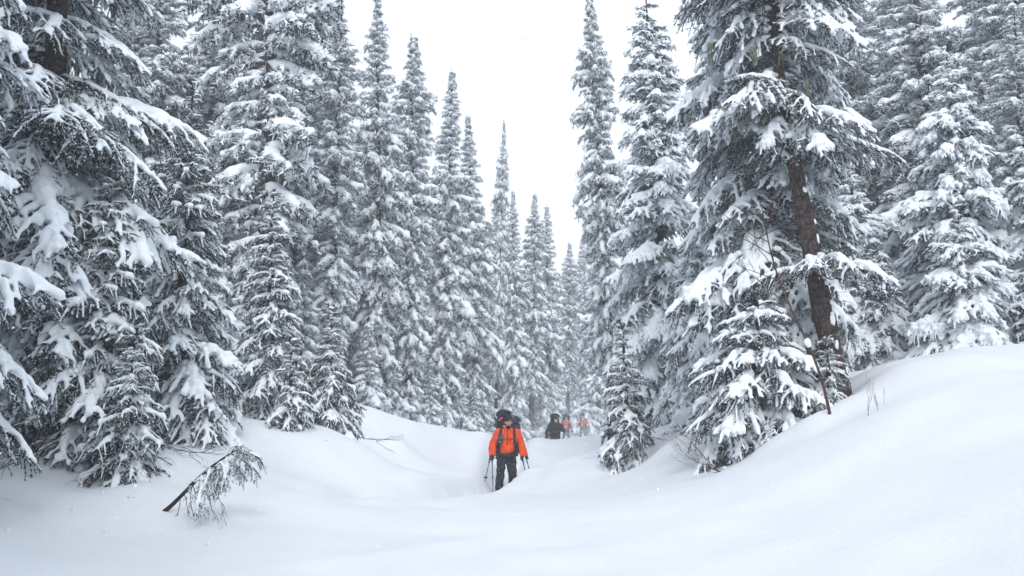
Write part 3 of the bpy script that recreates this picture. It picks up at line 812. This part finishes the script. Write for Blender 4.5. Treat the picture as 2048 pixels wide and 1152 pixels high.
# ------------------------------------------------------------------ hikers
def cloth(name, col, var=.25, flecks=0.0, rough=.75):
    m = mat(name, col, rough, .3, var=var, vscale=9, bump=.5, bscale=24)
    if flecks:
        n = m.node_tree; b = n.nodes['Principled BSDF']
        l = b.inputs['Base Color'].links[0].from_socket
        tc = [q for q in n.nodes if q.type == 'TEX_COORD'][0]
        nz = n.nodes.new('ShaderNodeTexNoise'); nz.inputs['Scale'].default_value = 42; nz.inputs['Detail'].default_value = 3
        n.links.new(tc.outputs['Object'], nz.inputs['Vector'])
        mr = n.nodes.new('ShaderNodeMapRange'); mr.inputs['From Min'].default_value = .70 - flecks; mr.inputs['From Max'].default_value = .74 - flecks
        n.links.new(nz.outputs['Fac'], mr.inputs['Value'])
        mx = n.nodes.new('ShaderNodeMix'); mx.data_type = 'RGBA'
        n.links.new(mr.outputs[0], mx.inputs['Factor']); n.links.new(l, mx.inputs['A']); mx.inputs['B'].default_value = (.75, .78, .82, 1)
        n.links.new(mx.outputs['Result'], b.inputs['Base Color'])
    return m
M['orange'] = cloth('orange_shell', (.80, .078, .010), .12)
M['coral'] = cloth('coral_shell', (.56, .13, .13), .12)
M['black_shell'] = cloth('black_shell', (.014, .016, .020), .3, .02)
M['black_cloth'] = cloth('black_cloth', (.013, .015, .021), .3, .03)
M['slate_cloth'] = cloth('slate_cloth', (.050, .060, .078), .25, .02)
M['pack_navy'] = cloth('navy_pack', (.030, .042, .062), .3, .04)
M['pack_black'] = cloth('black_pack', (.010, .011, .014), .3, .04)
M['pink'] = cloth('pink_cloth', (.62, .035, .18), .15)
M['knit'] = cloth('dark_knit', (.011, .014, .020), .3)
M['white_mark'] = mat('white_mark', (.8, .8, .8), .7)
M['skin'] = mat('skin', (.62, .38, .29), .55, .4, var=.12, vscale=18)
M['beard'] = mat('beard', (.012, .008, .006), .9, .1, var=.3, vscale=60, bump=.6, bscale=120)
M['eye'] = mat('eye', (.02, .015, .012), .25, .5)
M['pole'] = mat('pole_black', (.015, .015, .017), .4, .5, var=.2)
M['metal'] = mat('metal_grey', (.35, .36, .38), .35, .5, var=.1)

def fused(parts, voxel, material, name, wrinkle=0.0, wf=6.0, seed=1, smooth=2):
    G = Geo()
    for V, Fc in parts: G.add(V, Fc)
    V, Fc = remesh(G, voxel, smooth)
    if wrinkle:
        d = wave_noise(V * [1, 1, 1.7], wf, seed, 2)
        c = V.mean(0); n = V - c; n[:, 2] *= .1; n /= np.linalg.norm(n, axis=1)[:, None] + 1e-9
        V = V + n * (wrinkle * d)[:, None]
    return mesh_from(name, V, Fc, [material])

def vloft(rings, n=16):
    """upright loft: rings of (x, y, z, rx, ry)"""
    P = np.array([r[:3] for r in rings], float); rr = np.array([(r[4], r[3]) for r in rings], float)
    return tube(P, rr, n)

def pole(label, hand, tip, group=None):
    hand = Vector(hand); tip = Vector(tip)
    root = thing('trekking_pole', label, 'trekking pole', tip, 0, group)
    d = hand - tip; u = d.normalized()
    top = d + u * .07
    sh = np.array([tuple(u * (-.06)), tuple(d * .35), tuple(d * .7), tuple(top)])
    obj('shaft', mesh_from('shaft', *tube(sh, [.006, .008, .009, .010], 8), [M['pole']]), root)
    gp = [tuple(d - u * .09), tuple(d - u * .05), tuple(d + u * .02), tuple(d + u * .07), tuple(d + u * .085)]
    obj('grip', mesh_from('grip', *tube(gp, [.014, .017, .016, .021, .012], 10), [M['pole']]), root)
    bk = [tuple(u * .07), tuple(u * .08), tuple(u * .09), tuple(u * .11)]
    obj('basket', mesh_from('basket', *tube(bk, [.012, .045, .046, .012], 14), [M['pole']]), root)
    obj('lock', mesh_from('lock', *tube([tuple(d * .48), tuple(d * .53)], [.014, .014], 8), [M['pole']]), root)
    return root

def hand_parts(wr, dirv, side):
    """gloved fist round a grip: palm, four curled fingers, thumb"""
    wr = np.array(wr, float); d = np.array(dirv, float); d /= np.linalg.norm(d)
    out = [capsule(wr - d * .05, wr + d * .02, .042, .040)]
    palm = wr + d * .06
    out.append(capsule(wr + d * .02, palm + d * .02, .036, .038))
    f = np.array([0, -1.0, 0]); s = np.array([side, 0, 0.0])
    for k, l in enumerate((.050, .058, .054, .044)):
        b = palm + d * (-.022 + .022 * k) + s * .020 + f * .018
        k1 = b + f * l * .62 + s * .004
        k2 = k1 - s * .034 + f * .004
        out.append(capsule(b, k1, .0115, .0105)); out.append(capsule(k1, k2, .0105, .009))
    b = palm - d * .035 - s * .012 + f * .015
    out.append(capsule(b, b + f * .040 + d * .012, .013, .011)); out.append(capsule(b + f * .04 + d * .012, b + f * .05 + d * .04 + s * .012, .011, .009))
    return out

def person(label, loc, rotz, P, scale=1.0, vox=1.0):
    """P: jacket, trousers, beard flag, head turn, joint overrides"""
    root = thing('person', label, 'person', loc, rotz)
    root.scale = (scale,) * 3
    J = dict(pel=(0, .02, .96), chest=(0, -.05, 1.30), neck=(.01, -.09, 1.48), head=(.025, -.15, 1.615),
             hipL=(.095, .02, .93), kneeL=(.135, -.13, .52), ankL=(.15, -.02, .10),
             hipR=(-.10, .02, .93), kneeR=(-.14, -.02, .50), ankR=(-.16, .14, .11),
             shL=(.20, -.04, 1.40), elL=(.31, .0, 1.14), wrL=(.315, -.12, .90),
             shR=(-.20, -.04, 1.40), elR=(-.30, -.01, 1.14), wrR=(-.31, -.13, .92))
    J.update(P.get('joints', {}))
    a = {k: np.array(v, float) for k, v in J.items()}
    h = a['head']
    # the body: one skin from crown to feet
    body = [capsule(a['pel'], a['chest'], .085, .10), capsule(a['chest'], a['neck'], .085, .055), capsule(a['neck'], h + [0, .02, -.06], .052, .05),
            ball(h + [0, .012, .03], (.074, .092, .095)), ball(h + [0, -.022, -.055], (.056, .062, .066)), ball(h + [0, -.088, -.012], (.014, .020, .026)),
            ball(h + [.075, .02, -.005], (.012, .02, .03)), ball(h + [-.075, .02, -.005], (.012, .02, .03)), ball(h + [0, -.066, .022], (.055, .022, .014)), ball(h + [0, -.078, -.055], (.026, .012, .011))]
    for s in 'LR':
        body += [capsule(a['hip' + s], a['knee' + s], .068, .05), capsule(a['knee' + s], a['ank' + s], .048, .038), capsule(a['ank' + s], a['ank' + s] + [0, -.10, -.05], .034, .028),
                 capsule(a['chest'] + [(.1 if s == 'L' else -.1), 0, .06], a['sh' + s], .06, .055), capsule(a['sh' + s], a['el' + s], .050, .042), capsule(a['el' + s], a['wr' + s], .040, .029)]
        dv = a['wr' + s] - a['el' + s]; dv /= np.linalg.norm(dv)
        body.append(capsule(a['wr' + s], a['wr' + s] + dv * .05, .026, .022))
    bo = obj('body', fused(body, .012 * vox, M['skin'], 'body', smooth=1), root)
    for sx in (-1, 1):
        obj('eye', mesh_from('eye', *ball(h + [sx * .030, -.078, .006], (.011, .007, .006)), [M['eye']]), bo)
    if P.get('beard'):
        bd = [ball(h + [0, -.05, -.095], (.052, .045, .042)), ball(h + [.05, -.015, -.05], (.016, .035, .045)), ball(h + [-.05, -.015, -.05], (.016, .035, .045)), ball(h + [0, -.088, -.042], (.036, .010, .010))]
        obj('beard', fused(bd, .008, M['beard'], 'beard', .003, 20), root)
    # jacket
    c = a['chest']; pl_ = a['pel']
    jk = [vloft([(pl_[0], pl_[1], pl_[2] - .07, .165, .12), (pl_[0], pl_[1], pl_[2] - .04, .205, .155), (pl_[0], pl_[1] - .01, pl_[2] + .04, .20, .15), (pl_[0], (pl_[1] + c[1]) / 2, (pl_[2] + c[2]) / 2, .215, .155), (c[0], c[1], c[2], .235, .155),
                 (c[0], c[1], c[2] + .09, .215, .135), (a['neck'][0], a['neck'][1] + .02, a['neck'][2] - .03, .12, .10), (a['neck'][0], a['neck'][1], a['neck'][2] + .03, .095, .092), (a['neck'][0], a['neck'][1], a['neck'][2] + .055, .085, .082)]),
          capsule(a['neck'] + [-.09, .09, -.04], a['neck'] + [.09, .09, -.04], .055, .055)]
    for s in 'LR':
        cuff = a['el' + s] + (a['wr' + s] - a['el' + s]) * .96
        jk += [capsule(c + [(.09 if s == 'L' else -.09), 0, .06], a['sh' + s], .11, .092), capsule(a['sh' + s], a['el' + s], .092, .076), capsule(a['el' + s], cuff, .076, .055),
               ball(a['el' + s] + [0, .01, -.02], (.080, .080, .06))]
    ja = obj('jacket', fused(jk, .018 * vox, M[P['jacket']], 'jacket', .011, 4.5, P.get('seed', 3)), root)
    z0, z1 = pl_[2] - .02, a['neck'][2] - .02
    zp = [(0, -.163 + pl_[1], z0), (0, -.172 + c[1] * .5, (z0 + z1) / 2), (0, -.160 + c[1], c[2]), (a['neck'][0], a['neck'][1] - .095, z1 + .04)]
    obj('zip', mesh_from('zip', *tube(zp, [.007] * 4, 6), [M['pack_black']]), ja)
    # trousers
    tr = [vloft([(pl_[0], pl_[1], pl_[2] + .06, .16, .11), (pl_[0], pl_[1], pl_[2], .185, .135), (pl_[0], pl_[1] + .01, pl_[2] - .12, .19, .14), (pl_[0], pl_[1], pl_[2] - .20, .14, .10)])]
    for s in 'LR':
        tr += [capsule(a['hip' + s] + [0, 0, -.05], a['knee' + s], .098, .076), capsule(a['knee' + s], a['ank' + s] + [0, 0, .06], .078, .070), ball(a['knee' + s] + [0, -.02, -.04], (.08, .08, .06))]
    obj('trousers', fused(tr, .018 * vox, M[P['trousers']], 'trousers', .010, 5, P.get('seed', 3) + 9), root)
    for s in 'LR':
        bt = [capsule(a['ank' + s] + [0, .02, .05], a['ank' + s] + [0, .02, -.03], .062, .062), capsule(a['ank' + s] + [0, .03, -.05], a['ank' + s] + [0, -.15, -.06], .056, .050)]
        obj('boot', fused(bt, .014 * vox, M['pack_black'], 'boot'), root)
        dv = a['wr' + s] - a['el' + s]
        obj('glove', fused(hand_parts(a['wr' + s], dv, 1 if s == 'L' else -1), .0085 * vox, M['pack_black'], 'glove', smooth=1), root)
    # hat
    if P.get('hat', 'knit'):
        hb = [vloft([(h[0], h[1] + .015, h[2] + .018, .082, .098), (h[0], h[1] + .015, h[2] + .025, .090, .106), (h[0], h[1] + .015, h[2] + .06, .090, .106), (h[0], h[1] + .015, h[2] + .075, .086, .102), (h[0], h[1] + .02, h[2] + .11, .076, .09), (h[0], h[1] + .025, h[2] + .145, .045, .055), (h[0], h[1] + .03, h[2] + .155, .01, .015)])]
        ht = obj('beanie', fused(hb, .010 * vox, M[P.get('hat', 'knit')], 'beanie', .002, 14), root)
        if P.get('mark'):
            V, Fc = ball(h + [.036, -.078, .048], (.016, .006, .009), 8, 5)
            obj('badge', mesh_from('badge', V, Fc, [M['white_mark']]), ht)
    return root, a

def backpack(label, loc, rotz, m, top=1.82, wid=.17, extra=None, pouch=False, tilt=0, dx=0.0):
    root = thing('backpack', label, 'backpack', loc, rotz)
    bag = [vloft([(dx, .22, .88, .10, .08), (dx, .22, .93, wid * .92, .12), (dx, .24, 1.2, wid, .14), (dx, .24, 1.5, wid * 1.05, .145), (dx, .22, top - .18, wid, .13), (dx, .22, top - .12, wid * .6, .08)]),
           capsule((dx - wid, .22, 1.0), (dx - wid, .22, 1.3), .06, .055), capsule((dx + wid, .22, 1.0), (dx + wid, .22, 1.3), .06, .055)]
    obj('bag', fused(bag, .022, M[m], 'bag', .014, 4.0, 5), root)
    lid = [vloft([(dx, .19, top - .17, wid * 1.0, .13), (dx, .18, top - .14, wid * 1.12, .16), (dx, .19, top - .05, wid * 1.08, .155), (dx, .2, top, wid * .7, .10), (dx, .2, top + .02, wid * .2, .03)])]
    obj('lid', fused(lid, .014, M[m], 'lid', .012, 5.0, 8), root)
    for sx in (-1, 1):
        st = [(sx * .12, .12, 1.46), (sx * .135, .03, 1.505), (sx * .145, -.10, 1.47), (sx * .150, -.205, 1.36), (sx * .16, -.225, 1.22), (sx * .185, -.19, 1.10), (sx * .20, -.05, 1.02), (sx * .17, .13, 1.0)]
        st = np.array(st); tt = np.linspace(0, 1, len(st)); t2 = np.linspace(0, 1, 24)
        st = np.stack([np.interp(t2, tt, st[:, q]) for q in range(3)], 1)
        for _ in range(3): st[1:-1] = (st[:-2] + 2 * st[1:-1] + st[2:]) / 4
        obj('shoulder_strap', mesh_from('shoulder_strap', *tube(st, np.stack([np.full(24, .030), np.full(24, .012)], 1), 8), [M['pack_black']]), root)
    an = np.linspace(R(-200), R(20), 22)
    hb = np.stack([.222 * np.cos(an), .0 + .178 * np.sin(an), np.full(22, .915)], 1)
    obj('hip_belt', mesh_from('hip_belt', *tube(hb, np.stack([np.full(22, .012), np.full(22, .032)], 1), 8), [M['pack_black']]), root)
    obj('buckle', mesh_from('buckle', *ball((0, -.185, .915), (.035, .014, .022), 8, 5), [M['pole']]), root)
    if pouch:
        pc = obj('pouch', fused([vloft([(-.155, -.25, 1.16, .045, .02), (-.155, -.255, 1.19, .066, .04), (-.15, -.255, 1.31, .068, .042), (-.148, -.25, 1.38, .04, .025)])], .010, M['pack_navy'], 'pouch', .004, 9), root)
        obj('buckle', mesh_from('pouch_clip', *ball((-.157, -.288, 1.20), (.022, .008, .013), 8, 5), [M['metal']]), pc)
    if extra == 'pink':
        obj('rain_cover', fused([capsule((dx - .11, .0, top - .24), (dx - .04, .02, top - .18), .028, .024), ball((dx - .07, .03, top - .20), (.045, .05, .03))], .013, M['pink'], 'rain_cover', .008, 7), root)
    if extra == 'mat':
        obj('rolled_mat', mesh_from('rolled_mat', *capsule((dx - .24, .22, .84), (dx + .24, .22, .84), .075, .075, 14), [M['slate_cloth']]), root)
    return root

# first hiker
hx, hy = -0.10, 22.0; hz0 = ground(hx, hy) - .06
person('bearded hiker in an orange jacket and dark beanie leading the line with two poles', (hx, hy, hz0), 0,
       dict(jacket='orange', trousers='black_cloth', beard=True, mark=True, seed=3), 1.0)
backpack('large dark navy backpack on the bearded leading hiker, with a pouch on its strap', (hx, hy, hz0), 0, 'pack_navy', 1.76, .155, pouch=True, dx=.12)
pole('trekking pole planted upright by the leading hiker under the pouch-side arm', (hx - .33, hy - .20, hz0 + .85), (hx - .30, hy - .42, ground(hx - .30, hy - .42)))
pole('trekking pole slanting outward from the leading hiker\'s other hand', (hx + .33, hy - .19, hz0 + .83), (hx + .42, hy - .10, ground(hx + .42, hy - .10)))
# the one close behind
bx, by = -0.16, 23.7; bz = ground(bx, by) - .04
person('second hiker in orange walking close behind and almost hidden by the bearded one', (bx, by, bz), .05,
       dict(jacket='orange', trousers='black_cloth', seed=13, joints=dict(elL=(.40, .02, 1.16), wrL=(.47, -.10, .95), elR=(-.32, 0, 1.14), wrR=(-.33, -.12, .94))), 1.02)
backpack('tall black backpack with a pink cover, rising behind the leading hiker', (bx, by, bz), .05, 'pack_black', 2.02, .17, extra='pink', dx=-.03)
pole('trekking pole of the half-hidden second hiker, angled away beside the upright pole', (bx - .36, by - .18, bz + .88), (bx - .46, by - .35, ground(bx - .46, by - .35)))
pole('trekking pole of the half-hidden second hiker, beside the slanting pole', (bx + .50, by - .16, bz + .88), (bx + .60, by - .25, ground(bx + .60, by - .25)))
# the one in black
cx, cy = 1.80, 42.0; cz = ground(cx, cy) - .05
person('hiker dressed all in black with one arm bent to the chest', (cx, cy, cz), 0,
       dict(jacket='black_shell', trousers='slate_cloth', seed=23, joints=dict(elL=(.36, -.02, 1.16), wrL=(.20, -.25, 1.22), elR=(-.33, 0, 1.13), wrR=(-.36, -.10, .90))), 1.02, 1.4)
backpack('tall black backpack showing above the head of the hiker in black', (cx, cy, cz), 0, 'pack_black', 1.90, .19)
pole('trekking pole in the lowered hand of the hiker in black', (cx - .38, cy - .16, cz + .85), (cx - .40, cy - .3, ground(cx - .4, cy - .3)))
# two red-jacketed hikers at the back
dx_, dy = 3.12, 58.0; dz = ground(dx_, dy) - .04
person('hiker in a coral red jacket and grey trousers close behind the hiker in black', (dx_, dy, dz), -.1, dict(jacket='coral', trousers='slate_cloth', hat='slate_cloth', seed=33), 1.0, 1.6)
backpack('grey backpack carried by the coral-jacketed hiker behind the one in black', (dx_, dy, dz), -.1, 'pack_navy', 1.84, .2)
pole('trekking pole held out by the coral-jacketed hiker behind the one in black', (dx_ + .36, dy - .2, dz + .86), (dx_ + .52, dy - .3, ground(dx_ + .52, dy - .3)))
ex, ey = 4.72, 67.0; ez = ground(ex, ey) - .02
person('last hiker of the line, faint in the haze, in coral red jacket', (ex, ey, ez), .1, dict(jacket='coral', trousers='slate_cloth', hat='pack_navy', seed=43, joints=dict(elL=(.38, 0, 1.16), wrL=(.40, -.16, .98), elR=(-.38, 0, 1.16), wrR=(-.40, -.16, .98))), 1.0, 1.6)
backpack('dark backpack of the last hiker of the line', (ex, ey, ez), .1, 'pack_navy', 1.86, .19)
for sx, lb in ((-1, 'trekking pole on the last hiker\'s trail side'), (1, 'trekking pole on the last hiker\'s bank side')):
    pole(lb, (ex + sx * .42, ey - .24, ez + .92), (ex + sx * .5, ey - .45, ground(ex + sx * .5, ey - .45)))

# ------------------------------------------------------------------ clumps dropped from the boughs
g = np.random.default_rng(88)
G = Geo(); n_ = 0
for k in range(900):
    if n_ >= 90: break
    x = g.uniform(-7, 9); y = g.uniform(9, 24)
    off = min(abs(x - a) + abs(y - b) for a, b in ((-5.3, 10.2), (-4.3, 11.2), (-5.2, 14.5), (-4.2, 17.4), (-3.4, 18.6), (2.1, 18.2), (3.5, 14.1), (4.6, 14.0), (7, 16), (3.2, 20)))
    if off > g.exponential(.9) + .3: continue
    r = g.uniform(.010, .034); V, Fc = ball((0, 0, 0), (r * g.uniform(.8, 1.5), r * g.uniform(.8, 1.5), r * .8), 7, 5)
    V = V * (1 + .2 * wave_noise(V * 30 + k, 1.0, k, 1))[:, None] + [x, y, ground(x, y) + r * .25]
    G.add(V, Fc); n_ += 1
tag(obj('snow_clumps', G.mesh('snow_clumps', [M['ground_snow']]), kind='stuff'), 'small clumps of snow dropped from the boughs onto the bank', 'snow')

# ------------------------------------------------------------------ falling snow
g = np.random.default_rng(99)
nf = 9000
yy = 2.5 + 40 * g.random(nf) ** .7
xx = g.uniform(-.62, .62, nf) * yy; zz = 1.75 + g.uniform(-.12, .52, nf) * yy
ok_ = zz > ground_np(xx, yy) + .05
cen = np.stack([xx, yy, zz], 1)[ok_]
tet = np.array([(1, 1, 1), (1, -1, -1), (-1, 1, -1), (-1, -1, 1)]) * .58
V = (cen[:, None] + tet[None] * g.uniform(.0022, .0055, (len(cen), 1, 1)) * (.75 + .25 * g.random((len(cen), 4, 1)))).reshape(-1, 3)
F = (np.arange(len(cen))[:, None, None] * 4 + np.array([(0, 1, 2), (0, 3, 1), (0, 2, 3), (1, 3, 2)])[None]).reshape(-1, 3)
tag(obj('falling_snow', mesh_from('falling_snow', V, F, [M['snow']], smooth=False), kind='stuff'), 'fine snowflakes drifting through the air', 'snow')

# snow blown along the trail at the far end
nb = 85000
yy = g.uniform(46, 98, nb)
xx = np.interp(yy, TR[:, 1], TR[:, 0]) + g.normal(0, 3.4, nb) - .5
zz = ground_np(xx, yy) + .03 + g.exponential(1.7, nb)
k = zz < 9
cen = np.stack([xx, yy, zz], 1)[k]
tri = g.normal(size=(len(cen), 3, 3)); tri /= np.linalg.norm(tri, axis=2)[:, :, None]
V = (cen[:, None] + tri * g.uniform(.022, .034, (len(cen), 1, 1))).reshape(-1, 3)
tag(obj('blowing_snow', mesh_from('blowing_snow', V, np.arange(len(V)).reshape(-1, 3), [M['snow']], smooth=False), kind='stuff'), 'veil of snow blown low along the far end of the trail', 'snow')

bpy.data.scenes.remove(BENCH)
